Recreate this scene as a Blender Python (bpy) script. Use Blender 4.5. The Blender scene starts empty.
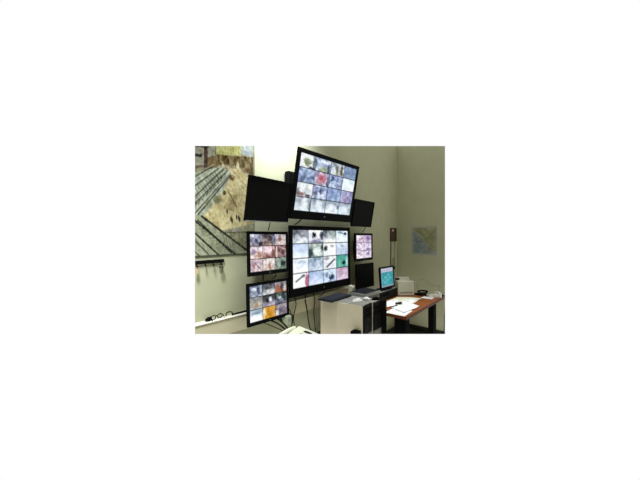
import bpy, bmesh, math, random
import numpy as np
from mathutils import Vector, Matrix

# ------------------------------------------------------------------ camera, sky, lamps, exposure
S = bpy.context.scene
C = S.collection
HEAD = math.radians(41.9)
CAM = Vector((2.12, 0.0, 1.60))
cd = bpy.data.cameras.new('camera')
cam = bpy.data.objects.new('camera', cd)
C.objects.link(cam)
cd.sensor_width = 36.0
cd.lens = 36.0 * 262.0 / 640.0
cd.shift_y = -4.0 / 640.0
cd.clip_start = 0.05
cam.location = CAM
cam.rotation_euler = (math.pi / 2, 0, HEAD)
S.camera = cam

w = bpy.data.worlds.new('white_surroundings')
S.world = w
w.use_nodes = True
bgn = w.node_tree.nodes['Background']
bgn.inputs['Color'].default_value = (1, 1, 1, 1)
bgn.inputs['Strength'].default_value = 1.0

def area(name, loc, target, size, power, col=(1, 0.97, 0.9), spread=180):
    l = bpy.data.lights.new(name, 'AREA')
    l.shape = 'RECTANGLE'
    l.size, l.size_y = size
    l.energy = power
    l.spread = math.radians(spread)
    l.color = col
    o = bpy.data.objects.new(name, l)
    C.objects.link(o)
    o.location = loc
    o.rotation_euler = (Vector(target) - Vector(loc)).to_track_quat('-Z', 'Y').to_euler()
    return o
area('ceiling_or_fill_lamp', (0.50, 1.66, 2.95), (0.0, 1.62, 2.30), (0.5, 0.25), 16, (0.86, 0.90, 1.0), 120)
area('ceiling_or_fill_lamp', (0.95, 0.25, 2.9), (0.0, 0.75, 1.0), (0.3, 0.6), 11.2, (0.90, 0.94, 1.0), 60)  # added fill from an unseen source, lifts the lower left wall

area('ceiling_or_fill_lamp', (0.78, 2.85, 3.4), (0.72, 2.95, 0.75), (0.2, 0.2), 2.4, (1.0, 0.98, 0.95), 40)  # added narrow lamp, unseen, only to brighten the desk and its papers

vs = S.view_settings
vs.view_transform = 'Standard'
vs.look = 'None'
vs.exposure = 0.0
vs.gamma = 1.0
vs.use_curve_mapping = False

# ------------------------------------------------------------------ materials
def lin(c):
    c = c / 255.0
    return c / 12.92 if c <= 0.04045 else ((c + 0.055) / 1.055) ** 2.4

def rgb(r, g, b):
    return (lin(r), lin(g), lin(b), 1.0)

def mat(name, col, rough=0.6, spec=0.2, noise=0.0, scale=20.0, metal=0.0, bump=0.0):
    m = bpy.data.materials.new(name)
    m.use_nodes = True
    nt = m.node_tree
    b = nt.nodes['Principled BSDF']
    b.inputs['Roughness'].default_value = rough
    b.inputs['Specular IOR Level'].default_value = spec
    b.inputs['Metallic'].default_value = metal
    b.inputs['Base Color'].default_value = col
    if noise or bump:
        tc = nt.nodes.new('ShaderNodeTexCoord')
        nz = nt.nodes.new('ShaderNodeTexNoise')
        nz.inputs['Scale'].default_value = scale
        nz.inputs['Detail'].default_value = 4
        nt.links.new(tc.outputs['Object'], nz.inputs['Vector'])
        if noise:
            r = nt.nodes.new('ShaderNodeValToRGB')
            r.color_ramp.elements[0].position = 0.3
            r.color_ramp.elements[1].position = 0.7
            r.color_ramp.elements[0].color = tuple(c * (1 - noise) for c in col[:3]) + (1,)
            r.color_ramp.elements[1].color = tuple(min(1, c * (1 + noise)) for c in col[:3]) + (1,)
            nt.links.new(nz.outputs['Fac'], r.inputs['Fac'])
            nt.links.new(r.outputs['Color'], b.inputs['Base Color'])
        if bump:
            bp = nt.nodes.new('ShaderNodeBump')
            bp.inputs['Strength'].default_value = bump
            bp.inputs['Distance'].default_value = 0.01
            nt.links.new(nz.outputs['Fac'], bp.inputs['Height'])
            nt.links.new(bp.outputs['Normal'], b.inputs['Normal'])
    return m

def attr_mat(name, emit=0.0, rough=0.7):
    m = bpy.data.materials.new(name)
    m.use_nodes = True
    nt = m.node_tree
    b = nt.nodes['Principled BSDF']
    a = nt.nodes.new('ShaderNodeAttribute')
    a.attribute_name = 'picture'
    b.inputs['Roughness'].default_value = rough
    b.inputs['Specular IOR Level'].default_value = 0.0
    if emit:
        b.inputs['Base Color'].default_value = (0.004, 0.004, 0.004, 1)
        nt.links.new(a.outputs['Color'], b.inputs['Emission Color'])
        b.inputs['Emission Strength'].default_value = emit
    else:
        nt.links.new(a.outputs['Color'], b.inputs['Base Color'])
    return m

def printed_mat():
    m = mat('printed_paper', rgb(246, 246, 246), 0.9, 0.0)
    nt = m.node_tree
    tc = nt.nodes.new('ShaderNodeTexCoord')
    wv = nt.nodes.new('ShaderNodeTexWave'); wv.inputs['Scale'].default_value = 14; wv.inputs['Distortion'].default_value = 3.0
    nz = nt.nodes.new('ShaderNodeTexNoise'); nz.inputs['Scale'].default_value = 22
    mu_ = nt.nodes.new('ShaderNodeMath'); mu_.operation = 'MULTIPLY'
    r = nt.nodes.new('ShaderNodeValToRGB')
    r.color_ramp.elements[0].position = 0.40; r.color_ramp.elements[0].color = rgb(246, 246, 246)
    r.color_ramp.elements[1].position = 0.62; r.color_ramp.elements[1].color = rgb(150, 156, 176)
    nt.links.new(tc.outputs['Object'], wv.inputs['Vector']); nt.links.new(tc.outputs['Object'], nz.inputs['Vector'])
    nt.links.new(wv.outputs['Fac'], mu_.inputs[0]); nt.links.new(nz.outputs['Fac'], mu_.inputs[1])
    nt.links.new(mu_.outputs[0], r.inputs['Fac']); nt.links.new(r.outputs['Color'], nt.nodes['Principled BSDF'].inputs['Base Color'])
    return m

M = dict(
    printed=printed_mat(),
    wall=mat('wall_paint', rgb(167, 168, 138), 0.85, 0.05, 0.04, 6.0, bump=0.05),
    trunk=mat('trunking_paint', rgb(176, 170, 140), 0.6, 0.1, 0.04, 8.0),
    trunklid=mat('trunking_lid', rgb(214, 214, 194), 0.5, 0.1),
    floor=mat('dark_floor', rgb(34, 34, 28), 0.6, 0.1, 0.2, 12.0),
    black=mat('black_plastic', rgb(19, 20, 20), 0.55, 0.05, 0.15, 40.0),
    blackmat=mat('black_matte', rgb(12, 13, 12), 0.8, 0.02),
    bezel=mat('black_bezel', rgb(10, 11, 12), 0.5, 0.03),
    off=mat('dark_screen', rgb(14, 15, 14), 0.5, 0.03, 0.1, 60.0),
    grey=mat('grey_plastic', rgb(140, 142, 136), 0.5, 0.2),
    dgrey=mat('dark_grey_plastic', rgb(84, 84, 80), 0.6, 0.1, 0.3, 60.0),
    kbd=mat('keyboard_dark', rgb(38, 41, 47), 0.6, 0.08),
    keys=mat('key_dark', rgb(62, 66, 76), 0.6, 0.08),
    beige=mat('beige_case', rgb(212, 203, 176), 0.55, 0.15, 0.04, 10.0),
    topgrey=mat('case_top', rgb(150, 150, 146), 0.55, 0.15, 0.12, 60.0),
    silver=mat('silver_sheen', rgb(120, 118, 106), 0.4, 0.3),
    white=mat('white_plastic', rgb(238, 238, 230), 0.5, 0.2),
    cream=mat('cream_plastic', rgb(228, 230, 204), 0.5, 0.2),
    keyg=mat('phone_key', rgb(150, 152, 132), 0.5, 0.2),
    printer=mat('printer_plastic', rgb(196, 194, 176), 0.5, 0.15, 0.03, 15.0),
    paper=mat('paper', rgb(246, 246, 246), 0.9, 0.0, 0.03, 20.0),
    paper2=mat('paper_green', rgb(222, 224, 200), 0.9, 0.0, 0.08, 14.0),
    ink=mat('ink', rgb(96, 104, 128), 0.9, 0.0),
    wood=mat('desk_wood', rgb(142, 84, 46), 0.45, 0.12, 0.15, 14.0),
    woodedge=mat('desk_edge', rgb(92, 48, 26), 0.5, 0.1, 0.15, 14.0),
    cable=mat('black_cable', rgb(18, 18, 17), 0.6, 0.05),
    gcable=mat('grey_cable', rgb(120, 118, 100), 0.6, 0.05),
    metal=mat('dark_metal', rgb(46, 46, 42), 0.45, 0.2),
    logo=mat('badge', rgb(86, 88, 88), 0.4, 0.2),
    tan=mat('tan_leather', rgb(176, 156, 122), 0.6, 0.1),
    brass=mat('key_metal', rgb(74, 70, 46), 0.4, 0.3),
    green=mat('pale_green_plastic', rgb(168, 178, 146), 0.5, 0.2),
    glass=mat('lens_dark', rgb(30, 34, 30), 0.4, 0.1),
    print=attr_mat('printed_sheet'),
    screen=attr_mat('lit_screen', 1.0),
)

# ------------------------------------------------------------------ mesh helpers
class MB:
    """collects shapes; build() links them as ONE mesh object"""
    def __init__(self):
        self.bm = bmesh.new()
    def box(self, x0, x1, y0, y1, z0, z1, bev=0.0, mtx=None, taper=None):
        vs_ = [Vector((x, y, z)) for x in (x0, x1) for y in (y0, y1) for z in (z0, z1)]
        if taper:
            vs_ = [taper(v) for v in vs_]
        t = bmesh.new()
        v = [t.verts.new(p) for p in vs_]
        for f in ((0, 1, 3, 2), (4, 6, 7, 5), (0, 4, 5, 1), (2, 3, 7, 6), (0, 2, 6, 4), (1, 5, 7, 3)):
            t.faces.new([v[i] for i in f])
        bmesh.ops.recalc_face_normals(t, faces=t.faces)
        if bev:
            bmesh.ops.bevel(t, geom=list(t.edges), offset=bev, segments=2, affect='EDGES', profile=0.5)
        return self._add(t, mtx)
    def _add(self, t, mtx=None):
        if mtx is not None:
            bmesh.ops.transform(t, matrix=mtx, verts=t.verts)
        me = bpy.data.meshes.new('tmp')
        t.to_mesh(me); t.free()
        self.bm.from_mesh(me)
        bpy.data.meshes.remove(me)
        return self
    def prism(self, pts, z0, z1, mtx=None, bev=0.0):
        t = bmesh.new()
        lo = [t.verts.new((p[0], p[1], z0)) for p in pts]
        hi = [t.verts.new((p[0], p[1], z1)) for p in pts]
        n = len(pts)
        t.faces.new(lo[::-1]); t.faces.new(hi)
        for i in range(n):
            t.faces.new((lo[i], lo[(i + 1) % n], hi[(i + 1) % n], hi[i]))
        bmesh.ops.recalc_face_normals(t, faces=t.faces)
        if bev:
            bmesh.ops.bevel(t, geom=list(t.edges), offset=bev, segments=2, affect='EDGES', profile=0.5)
        return self._add(t, mtx)
    def frame(self, W, H, bw, y0, y1, bt=None, bb=None):
        """rectangular ring in the XZ plane centred on the origin, outer W x H"""
        bt = bw if bt is None else bt
        bb = bw if bb is None else bb
        self.box(-W / 2, -W / 2 + bw, y0, y1, -H / 2, H / 2, 0.003)
        self.box(W / 2 - bw, W / 2, y0, y1, -H / 2, H / 2, 0.003)
        self.box(-W / 2 + bw * .9, W / 2 - bw * .9, y0, y1, H / 2 - bt, H / 2, 0.003)
        self.box(-W / 2 + bw * .9, W / 2 - bw * .9, y0, y1, -H / 2, -H / 2 + bb, 0.003)
        return self
    def tube(self, pts, r, seg=8, smooth=True):
        pts = [Vector(p) for p in pts]
        if smooth and len(pts) > 2:
            q = []
            for i in range(len(pts) - 1):
                p0 = pts[max(0, i - 1)]; p1 = pts[i]; p2 = pts[i + 1]; p3 = pts[min(len(pts) - 1, i + 2)]
                for k in range(6):
                    t = k / 6
                    q.append(0.5 * ((2 * p1) + (p2 - p0) * t + (2 * p0 - 5 * p1 + 4 * p2 - p3) * t * t + (3 * p1 - p0 - 3 * p2 + p3) * t ** 3))
            q.append(pts[-1]); pts = q
        t = bmesh.new()
        rings = []
        up = Vector((0.31, 0.17, 0.93)).normalized()
        for i, p in enumerate(pts):
            d = (pts[min(i + 1, len(pts) - 1)] - pts[max(i - 1, 0)]).normalized()
            a = d.cross(up)
            if a.length < 0.05:
                a = d.cross(Vector((1, 0, 0)))
            a.normalize(); b = d.cross(a).normalized()
            rings.append([t.verts.new(p + (a * math.cos(2 * math.pi * k / seg) + b * math.sin(2 * math.pi * k / seg)) * r) for k in range(seg)])
        for i in range(len(rings) - 1):
            for k in range(seg):
                t.faces.new((rings[i][k], rings[i][(k + 1) % seg], rings[i + 1][(k + 1) % seg], rings[i + 1][k]))
        t.faces.new(rings[0][::-1]); t.faces.new(rings[-1])
        bmesh.ops.recalc_face_normals(t, faces=t.faces)
        return self._add(t)
    def cyl(self, c0, c1, r, seg=16):
        return self.tube([c0, c1], r, seg, False)
    def ball(self, c, rx, ry, rz, zmin=None, mtx=None):
        t = bmesh.new()
        bmesh.ops.create_uvsphere(t, u_segments=20, v_segments=12, radius=1.0)
        for v in t.verts:
            v.co = Vector((v.co.x * rx, v.co.y * ry, v.co.z * rz))
            if zmin is not None and v.co.z < zmin:
                v.co.z = zmin
            v.co += Vector(c)
        return self._add(t, mtx)
    def build(self, name, m, parent=None, smooth=False):
        me = bpy.data.meshes.new(name)
        self.bm.to_mesh(me); self.bm.free()
        me.materials.append(m)
        if smooth:
            for p in me.polygons:
                p.use_smooth = True
        o = bpy.data.objects.new(name, me)
        C.objects.link(o)
        if parent is not None:
            o.parent = parent
        return o

def tag(o, label, cat, group=None):
    o['label'] = label
    o['category'] = cat
    if group:
        o['group'] = group
    return o

def thing(name, label, cat, mtx=None, group=None):
    o = bpy.data.objects.new(name, None)
    C.objects.link(o)
    o.empty_display_size = 0.05
    if mtx is not None:
        o.matrix_world = mtx
    return tag(o, label, cat, group)

def structure(o):
    o['kind'] = 'structure'
    return o

def at(x, y, z, rz=0.0):
    return Matrix.Translation((x, y, z)) @ Matrix.Rotation(math.radians(rz), 4, 'Z')

def picture(name, img, m, parent=None, place=None):
    """a flat printed or lit sheet; img is rows (top first) of sRGB 0..255; place(u, v) gives its points"""
    h, w_ = img.shape[:2]
    verts = [place(i / (w_ - 1), 1 - j / (h - 1)) for j in range(h) for i in range(w_)]
    faces = [(j * w_ + i, (j + 1) * w_ + i, (j + 1) * w_ + i + 1, j * w_ + i + 1) for j in range(h - 1) for i in range(w_ - 1)]
    me = bpy.data.meshes.new(name)
    me.from_pydata([tuple(v) for v in verts], [], faces)
    me.materials.append(m)
    c = np.clip(img.reshape(-1, 3) / 255.0, 0, 1)
    l = np.where(c <= 0.04045, c / 12.92, ((c + 0.055) / 1.055) ** 2.4)
    a = me.attributes.new('picture', 'FLOAT_COLOR', 'POINT')
    a.data.foreach_set('color', np.concatenate([l, np.ones((len(l), 1))], 1).astype(np.float32).ravel())
    o = bpy.data.objects.new(name, me)
    C.objects.link(o)
    if parent is not None:
        o.parent = parent
    return o

# ------------------------------------------------------------------ small raster painter for screens and prints
class Paint:
    def __init__(self, w_, h, col, seed=0, ragged=False):
        self.w, self.h = w_, h
        self.a = np.zeros((h, w_, 3)); self.a[:] = col
        self.r = np.random.RandomState(seed)
        jj, ii = np.mgrid[0:h, 0:w_]
        self.u = ii / (w_ - 1.0); self.v = 1 - jj / (h - 1.0)
        self.jag = self.r.uniform(-.8, .8, (h, w_)) if ragged else 0.0
    def mix(self, mask, col, k=1.0):
        mk = (np.asarray(mask, float) * k)[..., None]
        self.a = self.a * (1 - mk) + np.array(col, float) * mk
    def poly(self, pts, col, k=1.0):
        ins = np.zeros(self.u.shape, bool)
        n = len(pts)
        for i in range(n):
            (x0, y0), (x1, y1) = pts[i], pts[(i + 1) % n]
            if y0 == y1:
                continue
            c = ((y0 > self.v) != (y1 > self.v)) & (self.u < (x1 - x0) * (self.v - y0) / (y1 - y0) + x0)
            ins ^= c
        self.mix(ins, col, k)
        return ins
    def line(self, p, q, wd, col, k=1.0, asp=1.0):
        px, py, qx, qy = p[0], p[1] * asp, q[0], q[1] * asp
        U, V = self.u, self.v * asp
        dx, dy = qx - px, qy - py
        t = np.clip(((U - px) * dx + (V - py) * dy) / (dx * dx + dy * dy + 1e-9), 0, 1)
        d = np.hypot(U - px - t * dx, V - py - t * dy)
        self.mix(np.clip(1.5 - d / wd, 0, 1), col, k)
    def blob(self, u, v, ru, rv, col, k=1.0):
        d = ((self.u - u) / ru) ** 2 + ((self.v - v) / rv) ** 2 + self.jag
        self.mix(np.clip(1.6 - d, 0, 1), col, k)
    def noise(self, nx, ny, amp, mono=True, mask=None):
        g = self.r.uniform(-1, 1, (ny + 2, nx + 2, 1 if mono else 3))
        x = self.u * nx; y = (1 - self.v) * ny
        i, j = x.astype(int), y.astype(int)
        fx, fy = (x - i)[..., None], (y - j)[..., None]
        n = g[j, i] * (1 - fx) * (1 - fy) + g[j, i + 1] * fx * (1 - fy) + g[j + 1, i] * (1 - fx) * fy + g[j + 1, i + 1] * fx * fy
        if mask is not None:
            n = n * mask[..., None]
        self.a = np.clip(self.a + n * amp, 0, 255)

CW, CH = 22, 16
def cell(seed, top, bot, marks=(), busy=30, tint=12):
    p = Paint(CW, CH, top, seed, True)
    p.mix(1 - p.v, bot)
    p.noise(5, 4, busy * 1.3); p.noise(4, 3, tint * .5, False)
    for mk in marks:
        if mk[0] == 'b':
            p.blob(*mk[1:])
        else:
            p.line(*mk[1:])
    p.noise(10, 8, busy * 1.1)
    m_ = p.a.mean(2, keepdims=True)
    m_ = p.a.mean(2, keepdims=True)
    p.a = m_ + (p.a - m_) * .72 + np.array((-3, 1, 2))
    p.a = np.clip((p.a - 128) * 1.2 + 128 + 6, 0, 255)
    return p.a

def mosaic(cells, cols, line_col=(28, 30, 36)):
    rows = []
    for r in range(0, len(cells), cols):
        row = []
        for c in cells[r:r + cols]:
            c = c.copy()
            c[-1, :] = line_col
            c[:, -1] = c[:, -1] * .5 + np.array(line_col) * .5
            row.append(c)
        rows.append(np.concatenate(row, 1))
    return np.concatenate(rows, 0)

K = (22, 24, 28)
lower_tv = mosaic([
    cell(1, (128, 130, 140), (206, 210, 220), [('b', .1, .75, .15, .3, (60, 60, 70), .7), ('b', .6, .3, .3, .15, (225, 228, 235), .8)]),
    cell(2, (238, 240, 240), (196, 190, 210), [('b', .35, .62, .15, .2, K), ('b', .9, .6, .12, .35, (40, 44, 54), .8), ('b', .5, .1, .4, .15, (110, 100, 130), .8)], 14),
    cell(3, (130, 136, 140), (222, 226, 226), [('b', .1, .8, .2, .3, (70, 76, 84), .7), ('b', .6, .15, .3, .15, (240, 244, 240), .8)]),
    cell(4, (196, 212, 228), (214, 228, 240), [('b', .75, .75, .14, .12, K), ('b', .35, .85, .2, .1, (80, 90, 104), .7)], 18),
    cell(5, (176, 190, 222), (216, 224, 246), [], 14),
    cell(6, (170, 182, 174), (150, 166, 160), [('b', .1, .35, .2, .35, (52, 70, 64), .9), ('b', .6, .4, .3, .3, (228, 236, 230), .9), ('b', .95, .7, .1, .3, (50, 56, 60), .8)], 22),
    cell(7, (236, 238, 240), (232, 234, 240), [('b', .15, .65, .13, .2, K), ('b', .7, .8, .15, .1, (110, 110, 120), .7)], 12),
    cell(8, (196, 208, 230), (176, 190, 216), [('b', .5, .75, .2, .1, (130, 140, 160), .7)], 16),
    cell(9, (206, 216, 236), (232, 236, 244), [('b', .6, .8, .25, .12, (150, 164, 186), .7)], 18),
    cell(10, (150, 168, 190), (188, 200, 216), [], 26),
    cell(11, (216, 218, 222), (220, 216, 224), [('l', (.25, .2), (.85, .75), .06, (30, 34, 40), .9), ('b', .2, .85, .2, .12, (140, 130, 140), .8)], 18),
    cell(12, (62, 150, 132), (96, 178, 158), [('b', .6, .4, .14, .15, (14, 40, 36)), ('b', .9, .5, .1, .4, (170, 215, 205), .8)], 16),
    cell(13, (234, 238, 242), (242, 242, 246), [('l', (.2, .5), (.6, .8), .05, (50, 54, 60), .9), ('b', .9, .4, .13, .5, (176, 70, 100), .9), ('b', .65, .85, .1, .1, (60, 56, 60), .8)], 10),
    cell(14, (150, 166, 206), (206, 214, 240), [], 16),
    cell(15, (200, 212, 232), (176, 194, 226), [('b', .6, .35, .2, .25, (40, 50, 80), .9), ('b', .25, .6, .1, .2, (90, 100, 130), .7)], 22),
    cell(16, (176, 140, 166), (216, 190, 212), [], 16),
], 4)
upper_tv = mosaic([
    cell(21, (196, 198, 210), (206, 208, 214), [('b', .45, .42, .22, .28, (132, 140, 92), .95), ('b', .9, .5, .1, .5, (60, 70, 80), .8), ('b', .75, .05, .2, .15, (50, 54, 70), .8)], 26),
    cell(22, (150, 164, 196), (172, 184, 206), [('b', .5, .2, .25, .22, (140, 152, 100), .9), ('b', .85, .3, .1, .4, (70, 80, 110), .8), ('b', .6, .8, .3, .12, (225, 228, 236), .8)], 34),
    cell(23, (172, 176, 186), (190, 190, 190), [('b', .8, .5, .1, .4, (96, 90, 56), .9), ('b', .45, .4, .1, .35, (112, 100, 70), .8), ('b', .2, .3, .15, .3, (220, 222, 228), .8)], 34),
    cell(24, (116, 134, 170), (128, 146, 182), [], 16),
    cell(25, (140, 156, 192), (124, 140, 176), [('b', .3, .25, .1, .3, (50, 60, 84), .7)], 40),
    cell(26, (168, 172, 200), (190, 190, 206), [('b', .45, .55, .3, .4, (196, 92, 108), .95), ('b', .9, .3, .1, .4, (70, 60, 90), .7)], 34),
    cell(27, (132, 148, 190), (160, 172, 204), [('b', .2, .75, .12, .2, (54, 62, 96), .8)], 40),
    cell(28, (206, 222, 226), (226, 234, 234), [], 14),
    cell(29, (224, 226, 232), (200, 196, 206), [('b', .3, .2, .25, .13, (140, 84, 80), .8), ('b', .75, .15, .2, .1, (60, 56, 66), .8), ('b', .1, .35, .1, .2, (90, 80, 84), .7)], 24),
    cell(30, (136, 146, 186), (172, 176, 206), [('b', .5, .6, .1, .2, (64, 66, 104), .8)], 46),
    cell(31, (126, 146, 190), (150, 168, 208), [('l', (.3, 0), (.3, 1), .04, (90, 106, 150), .6), ('l', (.7, 0), (.7, 1), .04, (90, 106, 150), .6)], 22),
    cell(32, (138, 136, 178), (166, 150, 192), [('l', (.4, 0), (.4, 1), .04, (110, 104, 150), .6), ('l', (.8, 0), (.8, 1), .04, (110, 104, 150), .6)], 22),
    cell(33, (150, 158, 168), (196, 204, 214), [('b', .6, .55, .2, .5, (224, 230, 236), .8), ('b', .95, .4, .08, .4, (80, 90, 100), .7)], 18),
    cell(34, (148, 158, 174), (206, 214, 226), [('b', .5, .6, .2, .35, (224, 230, 238), .8)], 22),
    cell(35, (150, 160, 176), (216, 222, 230), [('b', .4, .55, .3, .2, (226, 232, 238), .7), ('b', .9, .6, .1, .15, (80, 90, 106), .7)], 22),
    cell(36, (150, 160, 176), (208, 216, 230), [('b', .4, .5, .3, .25, (222, 228, 238), .7)], 16),
], 4)
mid_left = mosaic([
    cell(41, (150, 150, 170), (140, 132, 148), [('b', .85, .2, .15, .2, (60, 44, 40), .9), ('b', .5, .45, .15, .15, (58, 64, 96), .8), ('b', .15, .85, .2, .12, (220, 220, 226), .8)], 30),
    cell(42, (96, 82, 86), (158, 120, 108), [('b', .3, .8, .25, .2, (56, 48, 50), .8), ('b', .85, .6, .12, .4, (96, 116, 158), .8)], 32),
    cell(43, (176, 160, 164), (204, 178, 172), [('b', .45, .6, .1, .3, (130, 84, 66), .8), ('b', .8, .4, .15, .4, (218, 196, 194), .7)], 30),
    cell(44, (206, 186, 196), (196, 160, 150), [('b', .3, .6, .2, .2, (130, 110, 140), .7), ('b', .75, .3, .15, .3, (180, 110, 70), .7)], 34),
    cell(45, (216, 176, 182), (150, 96, 84), [('b', .45, .65, .35, .25, (234, 206, 212), .9), ('b', .85, .4, .13, .4, (120, 66, 54), .8)], 26),
    cell(46, (140, 96, 92), (166, 126, 120), [('l', (.12, .05), (.12, .95), .05, (226, 206, 206), .9), ('b', .7, .4, .15, .35, (96, 70, 82), .8), ('l', (.5, .9), (.9, .7), .05, (220, 196, 196), .7)], 30),
    cell(47, (190, 160, 170), (204, 178, 180), [('b', .3, .5, .1, .25, (150, 80, 96), .7), ('l', (.4, .7), (.8, .2), .04, (90, 72, 84), .7)], 30),
    cell(48, (204, 186, 176), (196, 168, 152), [('b', .5, .4, .1, .3, (160, 80, 60), .8), ('b', .2, .7, .15, .2, (226, 208, 204), .8)], 32),
    cell(49, (128, 142, 128), (120, 136, 120), [('b', .7, .55, .2, .2, (36, 44, 40), .9), ('b', .3, .4, .15, .3, (158, 172, 158), .7)], 26),
], 3)
low_left = mosaic([
    cell(51, (124, 134, 158), (150, 156, 174), [('b', .4, .65, .13, .15, (226, 230, 238), .9), ('b', .7, .5, .1, .3, (62, 66, 86), .8)], 40),
    cell(52, (70, 70, 74), (190, 184, 188), [('b', .35, .7, .3, .2, (74, 74, 76), .8), ('b', .6, .3, .35, .2, (206, 200, 202), .8)], 26),
    cell(53, (150, 140, 148), (178, 106, 72), [('b', .25, .35, .13, .35, (184, 92, 52), .9), ('b', .55, .6, .14, .35, (64, 60, 76), .9), ('b', .85, .4, .1, .3, (196, 196, 206), .8)], 26),
    cell(54, (146, 142, 138), (176, 170, 164), [('b', .5, .35, .15, .2, (186, 124, 76), .8)], 22),
    cell(55, (62, 60, 66), (176, 156, 178), [('b', .35, .6, .2, .2, (34, 36, 40), .9), ('b', .6, .65, .12, .2, (216, 216, 220), .9)], 22),
    cell(56, (78, 90, 86), (112, 104, 128), [('b', .35, .6, .13, .15, (196, 212, 206), .9), ('b', .75, .6, .15, .2, (46, 60, 66), .8)], 30),
    cell(57, (150, 166, 184), (238, 242, 246), [('b', .5, .75, .3, .12, (106, 130, 150), .7), ('b', .4, .3, .4, .25, (246, 250, 250), .9)], 16),
    cell(58, (226, 152, 36), (230, 152, 30), [('b', .1, .6, .12, .4, (232, 206, 160), .9), ('b', .85, .5, .12, .3, (220, 160, 70), .8)], 20),
    cell(59, (150, 136, 142), (126, 112, 124), [('b', .1, .3, .15, .25, (214, 208, 196), .9), ('b', .6, .5, .25, .3, (110, 94, 108), .7)], 24),
], 3)
small_right = mosaic([
    cell(60 + i, *c) for i, c in enumerate([
        ((212, 186, 206), (202, 172, 196), [('b', .3, .85, .2, .12, (244, 240, 244), .8), ('b', .7, .55, .12, .12, (150, 104, 150), .8)], 26),
        ((176, 144, 186), (196, 166, 196), [('b', .55, .6, .25, .3, (112, 84, 136), .8)], 26),
        ((204, 186, 204), (212, 192, 208), [('b', .6, .6, .15, .2, (240, 232, 240), .8), ('b', .3, .2, .2, .12, (150, 120, 156), .7)], 26),
        ((202, 184, 206), (196, 174, 198), [('b', .5, .15, .3, .12, (120, 96, 140), .8)], 26),
        ((206, 186, 202), (220, 202, 212), [('b', .3, .7, .15, .15, (190, 96, 130), .7)], 26),
        ((192, 170, 200), (206, 188, 206), [('b', .5, .6, .2, .2, (136, 112, 156), .7)], 26)])
], 2, (120, 100, 124))
pc = Paint(44, 40, (70, 156, 164), 77)
pc.noise(8, 6, 14); pc.noise(16, 12, 12)
for (u, v) in ((.35, .5), (.6, .62), (.5, .35), (.72, .45), (.3, .25)):
    pc.blob(u, v, .1, .06, (112, 196, 204), .7)
pc.poly([(0, .78), (1, .78), (1, 1), (0, 1)], (186, 186, 206))
pc.poly([(0, 0), (1, 0), (1, .07), (0, .07)], (150, 160, 176))
pc.line((.02, .0), (.02, .78), .03, (176, 190, 206))
pc_screen = pc.a

# ------------------------------------------------------------------ the room
o = structure(MB().box(-0.12, 0.0, -0.6, 4.56, 0.0, 3.6).build('wall_left', M['wall']))
o = structure(MB().box(0.0, 3.2, 4.44, 4.56, 0.0, 3.6).build('wall_back', M['wall']))
o = structure(MB().box(-0.12, 3.2, -0.6, 4.56, -0.12, 0.0).build('floor', M['floor']))
structure(MB().box(3.2, 3.32, -0.72, 4.56, -0.12, 3.6).build('wall_right', M['wall']))
structure(MB().box(-0.12, 3.32, -0.72, -0.6, -0.12, 3.6).build('wall_rear', M['wall']))
structure(MB().prism([(0.25, -0.6), (3.2, -0.6), (3.2, 2.05)], 3.6, 3.7).build('ceiling', M['wall']))
structure(MB().box(0.0, 3.2, 4.425, 4.44, 0.0, 0.075, .003).build('baseboard_back', M['floor']))
# long cable trunking along the left wall, its lid forming a ledge
t = structure(MB().box(0.0, 0.055, 0.3, 2.95, 0.765, 0.902, 0.004).build('trim_1', M['trunk']))
MB().box(0.0, 0.066, 0.3, 2.95, 0.903, 0.911, 0.002).build('trunking_lid', M['trunklid'], t)
# conduit in the far corner
structure(MB().box(0.0, 0.022, 4.33, 4.40, 0.0, 1.50, 0.003).build('trim_2', M['wall']))

# ------------------------------------------------------------------ wall print behind the left monitors
P = Paint(150, 190, (164, 168, 146), 5)
P.poly([(0, .62), (1, .62), (1, 1), (0, 1)], (150, 138, 112))
P.noise(12, 14, 16, False)
P.poly([(0, .68), (.39, .70), (.39, 1), (0, 1)], (160, 158, 142))
P.poly([(.39, 1), (.391, .863), (.4, .796), (.772, .836), (.772, 1)], (186, 184, 116))
P.poly([(.772, 1), (.772, .85), (.971, .852), (.971, 1)], (164, 174, 180))
for k in range(9):
    P.line((.41 + k * .04, .83), (.41 + k * .04, 1), .005, (150, 144, 84), .6, 1.7)
red = P.poly([(.408, .797), (.971, .850), (.971, .688), (.713, .745), (.435, .722)], (118, 100, 66))
P.noise(40, 14, 46, True, red.astype(float))
P.poly([(.282, .761), (.417, .789), (.435, .722), (.383, .667), (.25, .643), (.139, .585), (.132, .612), (.282, .685)], (140, 116, 82))
P.poly([(.241, .83), (.282, .835), (.282, .685), (.241, .671)], (80, 58, 48))
P.poly([(0, .80), (.299, .835), (.299, .86), (0, .83)], (44, 46, 42))
P.poly([(0, .737), (.21, .751), (.21, .775), (0, .755)], (50, 54, 50))
P.line((0, .64), (.25, .69), .012, (84, 66, 54), .8, 1.7)
P.line((.39, .80), (.39, 1), .006, (80, 74, 56), .8, 1.7)
P.blob(.722, .742, .022, .035, (216, 208, 176))
P.blob(.50, .715, .02, .02, (206, 196, 160))
P.line((.5, .72), (.95, .68), .01, (204, 198, 160), .7, 1.7)
sand = P.poly([(.598, .711), (.752, .723), (.917, .66), (.99, .655), (.99, .27), (.47, .20), (.217, .306), (.366, .399), (.47, .488), (.542, .574)], (216, 200, 150))
P.noise(9, 10, 20, True, sand.astype(float)); P.noise(50, 60, 20, True, sand.astype(float))
P.poly([(.74, .56), (.99, .60), (.99, .42), (.72, .40)], (190, 170, 120), .5)
P.poly([(.60, .5), (.72, .5), (.66, .36), (.50, .38)], (152, 132, 86), .6)
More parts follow.
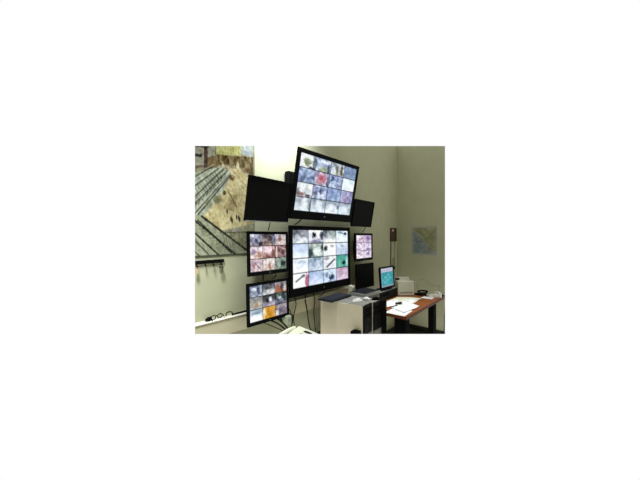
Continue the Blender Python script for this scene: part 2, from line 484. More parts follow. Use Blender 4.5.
P.blob(.625, .638, .045, .022, (122, 86, 52))
P.blob(.52, .505, .022, .018, (96, 84, 44))
P.line((.579, .516), (.70, .40), .008, (116, 96, 60), .9, 1.7)
P.line((.62, .66), (.97, .44), .010, (218, 208, 164), .7, 1.7)
P.line((.66, .69), (.97, .52), .006, (150, 132, 90), .8, 1.7)
beam = P.poly([(0, .60), (.435, .70), (.62, .69), (.60, .64), (.47, .488), (.366, .399), (.217, .30), (0, .28)], (182, 188, 172))
P.noise(30, 34, 26, True, beam.astype(float))
for (p, q, wd) in (((0, .463), (.435, .693), .011), ((0, .37), (.506, .696), .010), ((0, .315), (.56, .687), .008), ((0, .235), (.607, .671), .008),
                   ((.10, .27), (.607, .656), .011), ((0, .54), (.36, .70), .008)):
    P.line(p, q, wd, (54, 60, 50), .9, 1.7)
    P.line((p[0], p[1] + .018), (q[0], q[1] + .012), wd * .8, (200, 206, 190), .6, 1.7)
for k in range(9):
    u = .12 + k * .05
    P.line((u, .36 + k * .036), (u + .03, .42 + k * .033), .006, (70, 74, 62), .7, 1.7)
tri = P.poly([(.40, .19), (.99, .20), (.99, 0), (.40, 0)], (150, 150, 120))
P.poly([(0, .33), (.21, .31), (.93, 0), (0, 0)], (162, 166, 142))
P.noise(26, 40, 14)
for (p, q, wd) in (((.21, .307), (.93, .01), .013), ((.12, .275), (.674, .012), .012), ((.16, .277), (.62, .02), .008),
                   ((.0, .25), (.426, .014), .010), ((0, .20), (.299, .018), .006), ((0, .115), (.18, .01), .006)):
    P.line(p, q, wd, (26, 30, 24), .95, 1.7)
P.line((.46, .186), (.99, .196), .006, (70, 70, 52), .9, 1.7)
P.blob(.42, .445, .06, .03, (112, 108, 74), .8)
P.blob(.30, .40, .05, .03, (120, 120, 90), .6)
for (u, v) in ((.616, .30), (.632, .285), (.70, .317), (.735, .312), (.75, .295), (.557, .359)):
    P.blob(u, v, .012, .020, (50, 44, 36), .9)
for k in range(14):
    t_ = k / 14.0
    P.line((.0 + t_ * .45, .44 + t_ * .25), (.08 + t_ * .45, .36 + t_ * .27), .005, (84, 88, 72), .7, 1.7)
for k in range(7):
    P.line((0, .60 - k * .05), (.30 + k * .04, .72 - k * .012), .0045, (112, 116, 98), .6, 1.7)
for k in range(10):
    t_ = k / 10.0
    P.line((.06 + t_ * .5, .26 - t_ * .23), (.16 + t_ * .5, .25 - t_ * .21), .005, (104, 108, 86), .7, 1.7)
for k in range(12):
    P.line((.50 + k * .04, .17 - (k % 3) * .02), (.53 + k * .04, .10 - (k % 4) * .02), .006, (112, 110, 80), .6, 1.7)
for k in range(16):
    u_ = .42 + (k * .37 % 1) * .52
    P.line((u_, .80), (u_ + .01, .74), .006, ((64, 52, 36), (176, 158, 112))[k % 2], .7, 1.7)
P.noise(60, 76, 26); P.noise(18, 22, 12)
P.line((0, .005), (1, .005), .012, (58, 66, 50), .9, 1.7)
P.line((.992, 0), (.992, 1), .005, (120, 116, 92), .8, 1.7)
m_ = P.a.mean(2, keepdims=True)
P.a = np.clip((m_ + (P.a - m_) * .85) * .76 * np.array((1.0, 1.0, .93)), 0, 255)
mu = thing('wall_print', 'large print of diagonal beams and sandy ground on the left wall', 'picture', at(0, 0.80, 1.43))
MB().box(0.0, 0.006, 0.0, 0.63, 0.0, 1.07).build('backing_board', M['paper2'], mu)
picture('printed_sheet', P.a, M['print'], mu, lambda u, v: (0.0075, u * 0.63, v * 1.07))

# ------------------------------------------------------------------ hook rail under the print
hr = thing('hook_rail', 'short black rail with small hooks under the large wall print', 'rail', at(0, 0.62, 1.39))
MB().box(0.0, 0.022, 0.0, 0.50, -0.014, 0.014, 0.005).build('rail', M['blackmat'], hr)
for k in range(7):
    y = 0.06 + k * 0.066
    MB().tube([(0.018, y, 0.008), (0.036, y, 0.010), (0.044, y, 0.0), (0.04, y, -0.02), (0.05, y, -0.026)], 0.005, 6).ball((0.05, y, -0.026), .007, .007, .007).build('hook', M['blackmat'], hr)
kb = thing('key_bunch', 'small bunch of keys hanging from the right end of the hook rail', 'keys', at(0.045, 1.076, 1.368))
MB().tube([(0, 0.014 * math.sin(a), -0.012 + 0.016 * math.cos(a)) for a in [k * math.pi / 6 for k in range(13)]], 0.002, 6, False).build('ring', M['metal'], kb)
for k, (dy, l) in enumerate(((-.008, .05), (.004, .06), (.012, .045))):
    MB().box(-0.002 + k * .003, 0.0 + k * .003, dy - .004, dy + .004, -.026 - l, -.026, 0.0005).ball((k * .003, dy, -.028), .0015, .010, .010).build('key', M['brass'], kb)
st = tag(MB().tube([(0.046, 0.748, 1.372), (0.040, 0.742, 1.34), (0.037, 0.752, 1.30), (0.037, 0.748, 1.27)], .004, 6).ball((0.037, 0.748, 1.262), .006, .008, .012).build('lanyard', M['dgrey']),
         'thin dark strap hanging from a hook left of the keys', 'strap')
st2 = tag(MB().box(.036, .046, 0.868, 0.892, 1.30, 1.345, .003).tube([(0.046, .88, 1.372), (.041, .88, 1.343)], .003, 6).build('key_tag', M['tan']),
          'small tan tag hanging at the left end of the hook rail', 'tag')

# ------------------------------------------------------------------ things on the trunking ledge
z0 = 0.911
random.seed(4)
b = MB()
for k in range(5):
    b.tube([(.03 + .012 * math.cos(a + k), .978 + .024 * math.sin(a + k * .7), z0 + .008 + .004 * k + .002 * math.sin(3 * a)) for a in [j * math.pi / 5 for j in range(11)]], .006, 6)
tag(b.build('cable_coil', M['cable']), 'small dark wad of coiled cable on the wall ledge, leftmost item', 'cable')
g = thing('eyeglasses', 'black rimmed spectacles standing open on the wall ledge', 'glasses', at(0.030, 1.045, z0, 8))
for sgn in (-1, 1):
    MB().tube([(0, sgn * .031 + .023 * math.cos(a), .020 + .017 * math.sin(a)) for a in [j * math.pi / 8 for j in range(17)]], .0035, 6, False).build('rim', M['blackmat'], g)
    MB().tube([(0, sgn * .054, .026), (.012, sgn * .056, .024), (.028, sgn * .055, .004)], .003, 6).build('temple', M['blackmat'], g)
MB().tube([(0, -.009, .026), (0, 0, .029), (0, .009, .026)], .003, 6).build('bridge', M['blackmat'], g)
tag(MB().tube([(.03, 1.128, z0 + .004), (.032, 1.132, z0 + .03), (.03, 1.16, z0 + .036), (.034, 1.182, z0 + .026), (.03, 1.186, z0 + .006), (.045, 1.178, z0 + .005)], .0045, 6).build('wire_loop', M['cable']),
    'thin dark wire arched over the ledge between spectacles and black rod', 'cable')
rd = thing('rod', 'long thin black rod lying on the wall ledge beside the lowest monitor', 'rod', at(0.036, 1.21, z0 + .009))
MB().tube([(0, 0, 0), (-.006, .20, 0)], .008, 10, False).build('shaft', M['blackmat'], rd)
MB().tube([(.0006, -.02, 0), (0, 0.0, 0)], .0088, 10, False).build('cap', M['metal'], rd)

# ------------------------------------------------------------------ displays
def pose(c, yaw, tilt):
    y, t = math.radians(yaw), math.radians(tilt)
    A = Vector((-math.sin(y), math.cos(y), 0)); N = Vector((math.cos(y), math.sin(y), 0)); Z = Vector((0, 0, 1))
    U = math.cos(t) * Z + math.sin(t) * N
    n = math.cos(t) * N - math.sin(t) * Z
    m = Matrix.Identity(4)
    for i in range(3):
        m[i][0], m[i][1], m[i][2], m[i][3] = A[i], -n[i], U[i], c[i]
    return m

def display(name, label, cat, c, yaw, tilt, W, H, bw, bb, img=None, depth=0.05, group=None, badge=True, wall_arm=True, side=None):
    """local X to the viewer's right, Y to the back, Z up; the origin is the middle of the front face"""
    m = pose(c, yaw, tilt)
    r = thing(name, label, cat, m, group)
    MB().frame(W, H, bw, 0.0, 0.022, bb=bb).build('bezel', M['bezel'], r)
    def tp(v):
        k = 1.0 if v.y < depth * .6 else 0.86
        return Vector((v.x * k, v.y, v.z * k))
    MB().box(-W / 2 + .002, W / 2 - .002, 0.020, depth, -H / 2 + .002, H / 2 - .002, 0.006, None, tp).build('back_cover', side or M['black'], r)
    sw, sh = W / 2 - bw + .001, H / 2
    zb, zt = -sh + bb - .001, sh - bw + .001
    if img is not None:
        picture('screen', img, M['screen'], r, lambda u, v: (-sw + 2 * sw * u, 0.006, zb + (zt - zb) * v))
    else:
        MB().box(-sw, sw, 0.005, 0.018, zb, zt).build('screen', M['off'], r)
    if badge:
        MB().box(-.009, .009, -.002, .002, -H / 2 + bb * .42, -H / 2 + bb * .58, .0008).build('badge', M['logo'], r)
    if wall_arm:
        back = m @ Vector((0, depth - .004, 0))
        inv = m.inverted()
        q = MB()
        q.box(-.06, .06, depth - .006, depth + .010, -.06, .06, .003)
        wl = Vector((0.012, back.y, back.z))
        q.tube([inv @ back, inv @ wl], .016, 10, False)
        p = MB().box(0.0, 0.014, back.y - .06, back.y + .06, back.z - .08, back.z + .08, .002)
        bmesh.ops.transform(p.bm, matrix=inv, verts=p.bm.verts)
        me = bpy.data.meshes.new('t'); p.bm.to_mesh(me); p.bm.free(); q.bm.from_mesh(me); bpy.data.meshes.remove(me)
        q.build('wall_mount', M['metal'], r)
    return r, m

def hang(r, m, pts, rad=.004, name='power_cable'):
    inv = m.inverted()
    return MB().tube([inv @ Vector(p) for p in pts], rad, 6).build(name, M['cable'], r)

tvu, mu_ = display('television', 'large upper television tilted forward showing sixteen camera views', 'television',
                   (0.30, 2.166, 2.098), -1.3, 11.3, .978, .676, .042, .085, upper_tv, .085)
tvl, ml_ = display('television', 'large lower television upright showing sixteen camera views', 'television',
                   (0.12, 2.296, 1.338), -0.6, -0.8, 1.04, .742, .045, .085, lower_tv, .09)
d1, m1 = display('monitor', 'blank black monitor tilted forward left of the upper television', 'monitor',
                 (0.25, 1.430, 1.910), 0.5, 11.0, .476, .378, .020, .026, None, .05, None, False)
MB().box(-.23, .23, -.001, .004, -.1875, -.182, .001).build('lower_strip', M['grey'], d1)
d2, m2 = display('monitor', 'blank black monitor tilted forward right of the upper television', 'monitor',
                 (0.25, 2.947, 1.891), 0.8, 10.2, .480, .346, .020, .026, None, .05, None, False)
d3, m3 = display('monitor', 'monitor with nine reddish camera views, left of the lower television', 'monitor',
                 (0.15, 1.496, 1.445), 0.2, -2.0, .462, .394, .026, .034, mid_left, .05)
d4, m4 = display('monitor', 'lowest left monitor with nine camera views, one bright orange', 'monitor',
                 (0.15, 1.497, 0.996), -0.4, -2.2, .470, .374, .026, .032, low_left, .05)
d5, m5 = display('monitor', 'small monitor with pinkish camera views right of the lower television', 'monitor',
                 (0.15, 3.120, 1.449), 0.0, -0.6, .446, .380, .030, .034, small_right, .05)
d6, m6 = display('monitor', 'switched-off black monitor below the pinkish one, standing behind the grey box', 'monitor',
                 (0.17, 3.117, 1.052), -1.3, -2.0, .429, .335, .022, .026, None, .045, None, False, False)
d7, m7 = display('monitor', 'desktop monitor with turquoise screen next to the pale printer', 'monitor',
                 (0.42, 3.278, 1.036), -3.0, -4.5, .350, .296, .020, .026, pc_screen, .045, None, False, False)
# leads between the wall displays
hang(d1, m1, [(.21, 1.46, 1.755), (.20, 1.462, 1.71), (.18, 1.465, 1.675), (.165, 1.47, 1.652)])
hang(d3, m3, [(.15, 1.43, 1.262), (.15, 1.425, 1.23), (.14, 1.43, 1.192)], .006)
hang(d3, m3, [(.13, 1.56, 1.262), (.15, 1.57, 1.23), (.13, 1.55, 1.20), (.13, 1.545, 1.192)], .004)
hang(d2, m2, [(.21, 3.05, 1.735), (.19, 3.06, 1.69), (.14, 3.06, 1.648)], .004)
hang(tvu, mu_, [(.20, 1.88, 1.80), (.17, 1.87, 1.76), (.10, 1.86, 1.72)], .006)
hang(tvl, ml_, [(.08, 2.06, 0.99), (.06, 2.05, .90), (.06, 2.08, .78), (.08, 2.09, .62), (.14, 2.10, .45)], .007)
hang(tvl, ml_, [(.08, 2.15, 0.99), (.075, 2.19, .86), (.07, 2.18, .74), (.07, 2.20, .55), (.1, 2.20, .40)], .005)
hang(tvl, ml_, [(.08, 1.86, 0.99), (.075, 1.90, .88), (.09, 1.85, .76), (.13, 1.83, .66), (.2, 1.82, .5)], .005)
hang(tvl, ml_, [(.09, 2.30, 0.98), (.075, 2.36, .93), (.09, 2.24, .90)], .004)
hang(d4, m4, [(.12, 1.48, .83), (.17, 1.55, .79), (.22, 1.60, .74), (.26, 1.66, .66)], .008)
hang(d4, m4, [(.12, 1.58, .83), (.20, 1.62, .77), (.27, 1.64, .70), (.30, 1.66, .62)], .008)
hang(d4, m4, [(.12, 1.40, .83), (.20, 1.50, .77), (.28, 1.58, .71), (.32, 1.62, .60)], .004)
hang(d4, m4, [(.10, 1.62, .85), (.10, 1.72, .87), (.10, 1.80, .82), (.10, 1.82, .60)], .005)

# stands of the two desk displays (local coords of each display)
q = MB().box(-.03, .03, .044, .062, -.26, .02, .004); q.build('stand', M['black'], d6)
inv = m6.inverted()
q = MB().box(0.10, 0.225, 3.02, 3.21, .753, .768, .004); bmesh.ops.transform(q.bm, matrix=inv, verts=q.bm.verts); q.build('base', M['black'], d6)
inv = m7.inverted()
q = MB().box(.325, .365, 3.24, 3.32, .874, 1.05, .004); bmesh.ops.transform(q.bm, matrix=inv, verts=q.bm.verts); q.build('stand', M['black'], d7)
q = MB().box(.30, .44, 3.17, 3.38, .871, .882, .004); bmesh.ops.transform(q.bm, matrix=inv, verts=q.bm.verts); q.build('base', M['black'], d7)

# small black box on the wall behind the upper television
sp = thing('wall_speaker', 'small black box high on the wall between blank monitor and upper television', 'speaker', at(0, 1.845, 2.02))
MB().box(0.012, 0.075, -.05, .05, 0.0, 0.255, .006).build('cabinet', M['black'], sp)
MB().box(0.073, 0.080, -.042, .042, 0.02, 0.24, .002).build('grille', M['blackmat'], sp)
MB().box(0.0, 0.03, -.02, .02, .08, .2, .002).build('bracket', M['metal'], sp)

# pale little box under the lowest monitor
jb = thing('junction_box', 'small pale green box beside the lower right corner of the lowest monitor', 'box', at(0.15, 1.715, 0.735))
MB().box(-.04, .04, -.04, .02, 0.0, .085, .008).build('housing', M['green'], jb)
MB().box(-.042, .042, .021, .036, .0, .09, .003).build('side_cover', M['black'], jb)
MB().cyl((.038, -.012, .045), (.046, -.012, .045), .018).build('socket', M['grey'], jb)
MB().box(-.16, -.035, -.02, .01, .01, .035, .002).build('wall_bracket', M['metal'], jb)

# ------------------------------------------------------------------ foreground telephone
ph = thing('telephone', 'cream desk telephone in the foreground below the lower television', 'telephone', at(0.662, 1.352, 0.777, -5))
def wedge(v):
    return Vector((v.x, v.y, v.z + (0.062 * (v.y + .1) / .2 if v.z > .02 else 0)))
ub = MB().box(-.085, .145, -.10, .10, 0.0, .040, .008, None, wedge).box(-.14, -.084, -.09, .09, 0.0, .034, .005)
ub.build('body', M['cream'], ph)
kp = MB()
for i in range(3):
    for j in range(4):
        x, y = .015 + i * .03, -.062 + j * .028
        zz = .04 + .062 * (y + .1) / .2
        kp.box(x, x + .022, y, y + .018, zz - .004, zz + .006, .002)
kp.build('keypad', M['keyg'], ph)
MB().box(.02, .10, .058, .086, .085, .0955, .002).build('display', M['glass'], ph)
hs = MB().tube([(-.115, -.11, .040), (-.115, -.05, .060), (-.115, .02, .076), (-.115, .08, .080)], .016, 12)
hs.ball((-.115, -.095, .034), .024, .032, .020).ball((-.115, .065, .066), .024, .032, .020)
hs.build('handset', M['cream'], ph, True)
MB().tube([(-.115, -.13, .03), (-.12, -.15, .02), (-.14, -.13, .012), (-.145, -.05, .008), (-.12, .0, .012)], .005, 6).build('cord', M['cream'], ph)

# ------------------------------------------------------------------ computer towers under the displays
bn = thing('bench', 'low dark bench under the row of computer towers', 'bench', at(0, 0, 0))
MB().box(.02, .66, 1.95, 2.62, .44, .468, .003).build('top', M['metal'], bn)
for (x, y) in ((.06, 2.0), (.62, 2.0), (.06, 2.57), (.62, 2.57)):
    MB().box(x - .02, x + .02, y - .02, y + .02, 0, .44).build('leg', M['metal'], bn)

def tower(label, x, y, rz, wid, dep, ztop, group=None):
    """origin at the bottom of the front corner nearest the camera; front faces +X, width along +Y"""
    H = ztop - .47
    r = thing('computer_tower', label, 'computer', at(x, y, .47, rz), group)
    MB().box(-dep, -.022, 0, wid, 0.006, H - .003, .003).build('case', M['beige'], r)
    MB().box(-dep + .002, -.024, .002, wid - .002, H - .004, H, .001).build('top_panel', M['topgrey'], r)
    fp = MB().box(-.022, 0, .004, wid - .004, .135, H - .004, .004).build('front_panel', M['black'], r)
    MB().box(-.022, -.001, .004, wid - .004, .006, .133, .004).build('lower_band', M['silver'], r)  # silver-grey band, light reflected at the foot of the front put into colour
    MB().box(-.002, .003, .018, wid - .018, H - .075, H - .035, .001).build('drive_bay', M['blackmat'], fp)
    MB().box(-.002, .003, .018, wid - .018, H - .125, H - .085, .001).build('drive_bay', M['blackmat'], fp)
    MB().cyl((-.002, wid / 2, H - .16), (.004, wid / 2, H - .16), .009).build('power_button', M['metal'], fp)
    return r
tower('pale computer tower nearest the camera, broad side in view, mouse on top', .703, 2.246, 5, .174, .55, .90)
tower('second computer tower, black front, standing behind the nearest pale tower', .708, 2.432, 1, .158, .42, .90)
slim = thing('slim_case', 'slim black case squeezed between the second tower and the desk', 'computer', at(.745, 2.597, .47))
MB().box(-.42, -.012, 0, .034, 0, .427, .003).build('case', M['black'], slim)
MB().box(-.012, 0, .001, .033, .004, .425, .003).build('front_panel', M['blackmat'], slim)
MB().box(-.002, .002, .008, .026, .34, .40, .001).build('drive_bay', M['metal'], slim)
ab = thing('adapter_box', 'small black box against the side of the nearest pale tower', 'box', at(.625, 2.206, .47, 5))
MB().box(-.035, .045, -.05, .03, 0, .178, .004).build('housing', M['blackmat'], ab)
MB().box(-.035, .035, -.053, -.049, .03, .06, .001).build('label_plate', M['black'], ab)

# keyboard lying over the nearest tower
def keyboard(label, mtx, L, D, body, keym, z=.018):
    r = thing('keyboard', label, 'keyboard', mtx)
    MB().box(-D / 2, D / 2, -L / 2, L / 2, 0, z, .004).build('body', body, r)
    k = MB()
    rows, cols = 5, 15
    for i in range(rows):
        for j in range(cols):
            x = -D / 2 + .018 + i * (D - .036) / rows
            y = -L / 2 + .014 + j * (L - .028) / cols
            k.box(x, x + (D - .036) / rows * .8, y, y + (L - .028) / cols * .82, z - .002, z + .006, .001)
    k.build('keys', keym, r)
    return r
keyboard('dark keyboard lying across the back of the nearest pale tower', at(.285, 2.305, .902, 3), .39, .185, M['kbd'], M['keys'])
def mouse(label, mtx, m, s=1.0):
    r = thing('computer_mouse', label, 'mouse', mtx)
    MB().ball((0, 0, .004), .056 * s, .033 * s, .030 * s, -.004).build('shell', m, r, True)
    MB().cyl((-.026 * s, 0, .026 * s), (-.016 * s, 0, .0285 * s), .006 * s, 10).build('wheel', M['metal'], r)
    MB().tube([(-.052 * s, 0, .006), (-.09 * s, .01, .004), (-.13 * s, .0, .004), (-.16 * s, .02, .004)], .0025, 6).build('cord', m, r)
    return r
mouse('white mouse on the top of the nearest pale tower', at(.555, 2.335, .901, 75), M['white'], 1.15)
mouse('small white mouse on the second tower beside the black mouse', at(.575, 2.492, .901, 0), M['white'], .75)
mouse('black mouse on the second tower near its front edge', at(.655, 2.553, .901, 60), M['blackmat'], .9)

# flat grey recorder in front of the switched-off monitor
rc = thing('recorder', 'flat grey box with dark textured top in front of the switched-off monitor', 'recorder', at(.415, 2.715, .902))
MB().box(-.115, .115, -.165, .165, 0, .034, .005).build('case', M['grey'], rc)
g = MB().box(-.112, .112, -.160, .162, .0335, .037, .001)
g.build('top_cover', M['dgrey'], rc)
g = MB()
for i in range(9):
    for j in range(13):
        x, y = -.10 + i * .0225, -.148 + j * .0235
        g.box(x, x + .017, y, y + .018, .0365, .0405, .001)
g.build('keys', M['kbd'], rc)
pk = thing('small_speaker', 'small cream box by the lower right corner of the lower television', 'speaker', at(.20, 2.735, .752))
MB().box(-.03, .03, -.03, .03, 0, .222, .006).build('cabinet', M['cream'], pk)
MB().box(.029, .033, -.024, .024, .03, .20, .002).build('grille', M['keyg'], pk)

# horizontal desktop computer carrying the turquoise monitor
dc = thing('desktop_computer', 'flat black desktop computer under the turquoise monitor', 'computer', at(0, 0, .752))
MB().box(.25, .442, 3.0, 3.50, .004, .118, .004).build('case', M['grey'], dc)
MB().box(.440, .458, 3.012, 3.495, .006, .115, .004).build('front_panel', M['black'], dc)
MB().box(.457, .461, 3.05, 3.25, .06, .095, .001).build('drive_bay', M['blackmat'], dc)

# ------------------------------------------------------------------ desk
dk = thing('desk', 'reddish brown desk with dark legs beside the computer towers', 'desk', at(0, 0, 0))
MB().box(.10, .955, 2.65, 3.91, .726, .750, .003).build('desktop', M['wood'], dk)
e = MB()
e.box(.10, .966, 2.638, 2.6505, .718, .7495, .003)
e.box(.9545, .966, 2.645, 3.915, .718, .7495, .003)
e.build('edge_band', M['woodedge'], dk)
MB().box(.80, .93, 2.70, 2.80, .0, .726, .004).build('leg', M['blackmat'], dk)
MB().box(.86, .93, 3.56, 3.67, .0, .726, .004).build('leg', M['blackmat'], dk)
MB().box(.12, .18, 2.72, 2.80, .0, .726, .004).build('leg', M['blackmat'], dk)
MB().box(.12, .18, 3.50, 3.60, .0, .726, .004).build('leg', M['blackmat'], dk)

def sheet(label, pts, z, m, lines=0, name='paper_sheet', cat='paper', group=None, th=.0012):
    o_ = MB().prism(pts, z, z + th).build(name, M['printed'] if lines else m)
    tag(o_, label, cat, group)
    return o_
ZD = .7505
sheet('open pale green logbook lying across the middle of the desk', [(.50, 3.10), (.70, 2.90), (.80, 3.20), (.765, 3.56), (.64, 3.53), (.50, 3.42)], ZD, M['paper2'], 0, name='logbook', cat='book', th=.006)
sheet('white paper strip along the back of the brown desk', [(.745, 3.60), (.89, 3.62), (.885, 3.73), (.75, 3.72)], ZD, M['paper'], 0)
sheet('white sheet at the far left of the desk beside the turquoise monitor', [(.485, 3.06), (.62, 2.84), (.70, 2.98), (.57, 3.30)], ZD + .0065, M['paper'], 3)
sheet('long white sheet lying on the logbook towards the pale printer', [(.66, 3.10), (.77, 3.08), (.78, 3.42), (.68, 3.45)], ZD + .0066, M['paper'], 4)
sheet('loose white paper overhanging the near left corner of the desk', [(.715, 2.645), (.935, 2.66), (.915, 2.92), (.70, 2.89)], ZD + .0002, M['paper'], 5)
sheet('loose white paper turned askew in the middle of the desk pile', [(.69, 2.85), (.88, 2.77), (.915, 3.05), (.74, 3.13)], ZD + .0080, M['paper'], 5)
sheet('white paper corner pointing at the bare brown desk top', [(.77, 2.96), (.90, 2.93), (.91, 3.13), (.79, 3.19)], ZD + .0098, M['paper'], 2)
pen = thing('pen', 'dark pen lying at the left edge of the desk papers', 'pen', at(.685, 2.90, ZD + .0146, 75))
MB().cyl((-.06, 0, 0), (.05, 0, 0), .005, 10).build('barrel', M['black'], pen)
MB().cyl((.05, 0, 0), (.072, 0, 0), .0058, 10).build('cap', M['blackmat'], pen)
hp = thing('stapler', 'small dark stapler between the logbook and the loose papers', 'stapler', at(.685, 3.05, ZD + .0097, 55))
MB().box(-.045, .045, -.011, .011, 0, .008, .003).build('base', M['metal'], hp)
MB().box(-.042, .042, -.009, .009, .008, .020, .003, None, lambda v: Vector((v.x, v.y, v.z + .006 * (v.x > 0)))).build('arm', M['blackmat'], hp)

# printer at the far end of the desk
pr = thing('printer', 'pale upright printer at the far end of the desk by the wall', 'printer', at(.485, 3.655, .7505, -46))
MB().box(-.09, .09, -.118, .118, 0, .205, .012, None, lambda v: Vector((v.x - (.02 if v.z > .1 else 0), v.y, v.z))).build('body', M['printer'], pr)
MB().box(-.085, -.045, -.100, .100, .19, .240, .005, None, lambda v: Vector((v.x - (.02 if v.z > .2 else 0), v.y, v.z))).build('paper_tray', M['printer'], pr)
MB().box(.082, .088, -.09, .09, .035, .055, .002).build('output_slot', M['grey'], pr)
MB().box(-.02, .03, .04, .10, .203, .209, .002).build('control_panel', M['grey'], pr)
MB().box(-.06, -.02, -.115, -.06, .203, .235, .004).build('handle', M['metal'], pr)

# telephones at the far end
def desk_phone(label, mtx, m, hm, s=1.0):
    r = thing('telephone', label, 'telephone', mtx)
    MB().box(-.10 * s, .10 * s, -.09 * s, .09 * s, 0, .03 * s, .006, None, lambda v: Vector((v.x, v.y, v.z + (.03 * s * (v.y / s + .09) / .18 if v.z > .01 else 0)))).build('body', m, r)
    h = MB().tube([(-.06 * s, -.10 * s, .05 * s), (-.06 * s, -.03 * s, .072 * s), (-.06 * s, .04 * s, .084 * s), (-.06 * s, .11 * s, .082 * s)], .016 * s, 10)
    h.ball((-.06 * s, -.09 * s, .046 * s), .024 * s, .028 * s, .02 * s).ball((-.06 * s, .10 * s, .076 * s), .024 * s, .028 * s, .02 * s)
    h.build('handset', hm, r, True)
    k = MB()
    for i in range(3):
        for j in range(4):
            x, y = (.0 + i * .028) * s, (-.06 + j * .03) * s
            zz = .03 * s + .03 * s * (y / s + .09) / .18
            k.box(x, x + .02 * s, y, y + .02 * s, zz - .003, zz + .005, .0015)
    k.build('keypad', M['keyg'] if m is M['white'] else M['metal'], r)
    return r
desk_phone('black telephone between the printer and the white telephone', at(.675, 3.79, .7505, -100), M['black'], M['blackmat'], .7)
desk_phone('white telephone at the far right corner of the desk', at(.86, 3.79, .7505, -140), M['white'], M['white'], 0.8)
tag(MB().tube([(.60, 3.88, .80), (.55, 3.98, .90), (.62, 4.08, .93), (.68, 4.15, .86), (.76, 4.20, .83), (.84, 4.10, .86), (.88, 3.96, .80), (.90, 3.895, .757)], .003, 6).build('grey_wire', M['gcable']),
    'thin grey wire looping up the back wall behind the far telephones', 'wire')
tag(MB().tube([(.93, 3.885, .758), (.965, 3.90, .765), (.972, 3.92, .72), (.968, 3.925, .60), (.95, 3.95, .40), (.93, 4.0, .02)], .006, 6).box(.915, .955, 3.865, 3.9, .7505, .775, .004).build('power_lead', M['cable']),
    'black lead with plug drooping over the far right corner of the desk', 'cable')

# ------------------------------------------------------------------ things on the far walls
mp = Paint(56, 60, (150, 156, 142), 9)
mp.noise(7, 7, 12, False); mp.noise(20, 20, 12)
mp.poly([(.08, .97), (.95, .97), (.95, .12), (.72, .18), (.58, .42), (.42, .58), (.22, .78), (.08, .82)], (150, 150, 102), .85)
mp.poly([(.06, .80), (.22, .76), (.42, .56), (.58, .40), (.72, .16), (.75, .05), (.06, .05)], (128, 142, 142), .9)
mp.noise(10, 10, 12); mp.noise(24, 24, 14, False)
for (p, q) in (((.3, .85), (.8, .3)), ((.5, .9), (.9, .6)), ((.55, .55), (.9, .85)), ((.2, .9), (.45, .65))):
    mp.line(p, q, .012, (120, 112, 74), .6)
mp.blob(.3, .45, .12, .05, (104, 124, 128), .8)
for e_ in (((0, .02), (1, .02)), ((0, .98), (1, .98)), ((.02, 0), (.02, 1)), ((.98, 0), (.98, 1))):
    mp.line(*e_, .03, (168, 170, 158), .9)
m_ = mp.a.mean(2, keepdims=True)
mp.a = np.clip((m_ + (mp.a - m_) * .8) * .93, 0, 255)
mo = thing('wall_map', 'small square map with blue and olive areas on the back wall', 'map', at(.273, 4.44, 1.285))
MB().box(0, .43, -.006, 0, 0, .475).build('backing_board', M['paper2'], mo)
picture('printed_sheet', mp.a, M['print'], mo, lambda u, v: (u * .43, -.0075, v * .475))
cl = Paint(24, 30, (70, 50, 44), 12)
cl.noise(6, 8, 20); cl.poly([(0, .62), (1, .62), (1, 1), (0, 1)], (88, 60, 50), .8)
cl.blob(.42, .82, .14, .08, (200, 196, 176))
cl.poly([(.1, .05), (.9, .05), (.9, .5), (.1, .5)], (84, 74, 56), .6)
cl.line((.88, 0), (.88, 1), .06, (30, 24, 22), .8)
co = thing('wall_calendar', 'small dark brown poster in the far corner of the left wall', 'poster', at(0, 4.165, 1.505))
MB().box(0, .006, 0, .245, 0, .235).build('backing_board', M['dgrey'], co)
picture('printed_sheet', cl.a, M['print'], co, lambda u, v: (.0075, u * .245, v * .235))
tag(MB().tube([(.008, 4.19, 1.50), (.008, 4.19, 1.35), (.008, 4.185, 1.2), (.008, 4.19, 1.05), (.012, 4.19, .80)], .007, 6).build('wall_cable', M['cable']),
    'thin dark cable running down the wall below the corner poster', 'cable')
wb = thing('wall_socket', 'small dark fitting on the left wall above the pale printer', 'socket', at(0, 4.27, 1.02))
MB().box(0, .035, -.04, .04, 0, .05, .004).build('housing', M['metal'], wb)
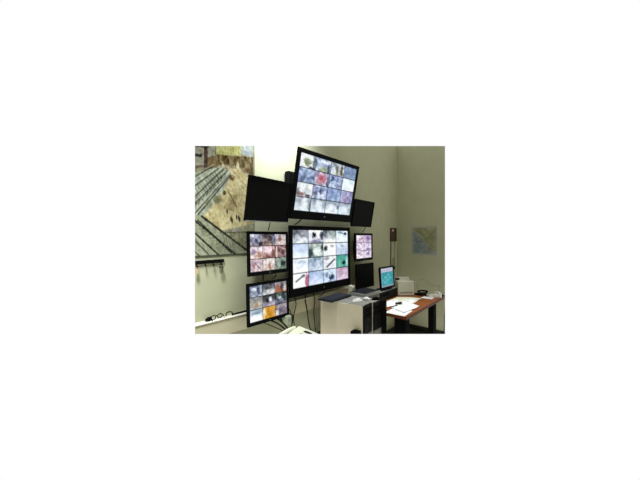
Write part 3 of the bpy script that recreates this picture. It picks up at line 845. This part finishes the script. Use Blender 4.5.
MB().tube([(.02, -.01, .05), (.02, -.02, .09), (.015, .0, .14), (.012, .02, .20)], .006, 6).build('lead', M['gcable'], wb)

# ------------------------------------------------------------------ keep only the part of the room that the photograph shows
bpy.context.view_layer.update()
fw = Vector((-math.sin(HEAD), math.cos(HEAD), 0)); rt = Vector((math.cos(HEAD), math.sin(HEAD), 0)); up = Vector((0, 0, 1))
F = 262.0
SECTIONS = []          # outward normals of the section planes, all passing through the eye point
kl, kr, kt, kb_ = (195.0 - 320) / F, (445.0 - 320) / F, (236 - 146.0) / F, (236 - 334.0) / F
SECTIONS.append((-rt + fw * kl).normalized())
SECTIONS.append((rt - fw * kr).normalized())
SECTIONS.append((up - fw * kt).normalized())
SECTIONS.append((-up + fw * kb_).normalized())
SHELL = {'wall_right', 'wall_rear', 'ceiling'}     # the rest of the room, behind and beside the photographer
for ob in [o_ for o_ in S.objects if o_.type == 'MESH' and o_.name not in SHELL]:
    mw = ob.matrix_world
    pts = [mw @ v.co for v in ob.data.vertices]
    gone = False
    for n in SECTIONS:
        ds = [(p - CAM).dot(n) for p in pts]
        if min(ds) > -1e-5:
            gone = True
    if gone:
        if not ob.children:
            bpy.data.objects.remove(ob)
        continue
    bm = None
    for n in SECTIONS:
        ds = [(p - CAM).dot(n) for p in pts]
        if max(ds) <= 1e-5:
            continue
        if bm is None:
            bm = bmesh.new(); bm.from_mesh(ob.data)
        inv = mw.inverted()
        ln = (mw.to_3x3().transposed() @ n).normalized()
        r_ = bmesh.ops.bisect_plane(bm, geom=bm.verts[:] + bm.edges[:] + bm.faces[:], dist=1e-6, plane_co=inv @ CAM, plane_no=ln, clear_outer=True)
        cut = [e_ for e_ in r_['geom_cut'] if isinstance(e_, bmesh.types.BMEdge) and e_.is_valid and len(e_.link_faces) == 1]
        if cut and 'picture' not in ob.data.attributes:
            bmesh.ops.holes_fill(bm, edges=cut, sides=0)
    if bm is not None:
        bm.to_mesh(ob.data); bm.free()
bpy.context.view_layer.update()
for ob in [o_ for o_ in S.objects if o_.type == 'EMPTY' and not o_.children]:
    bpy.data.objects.remove(ob)
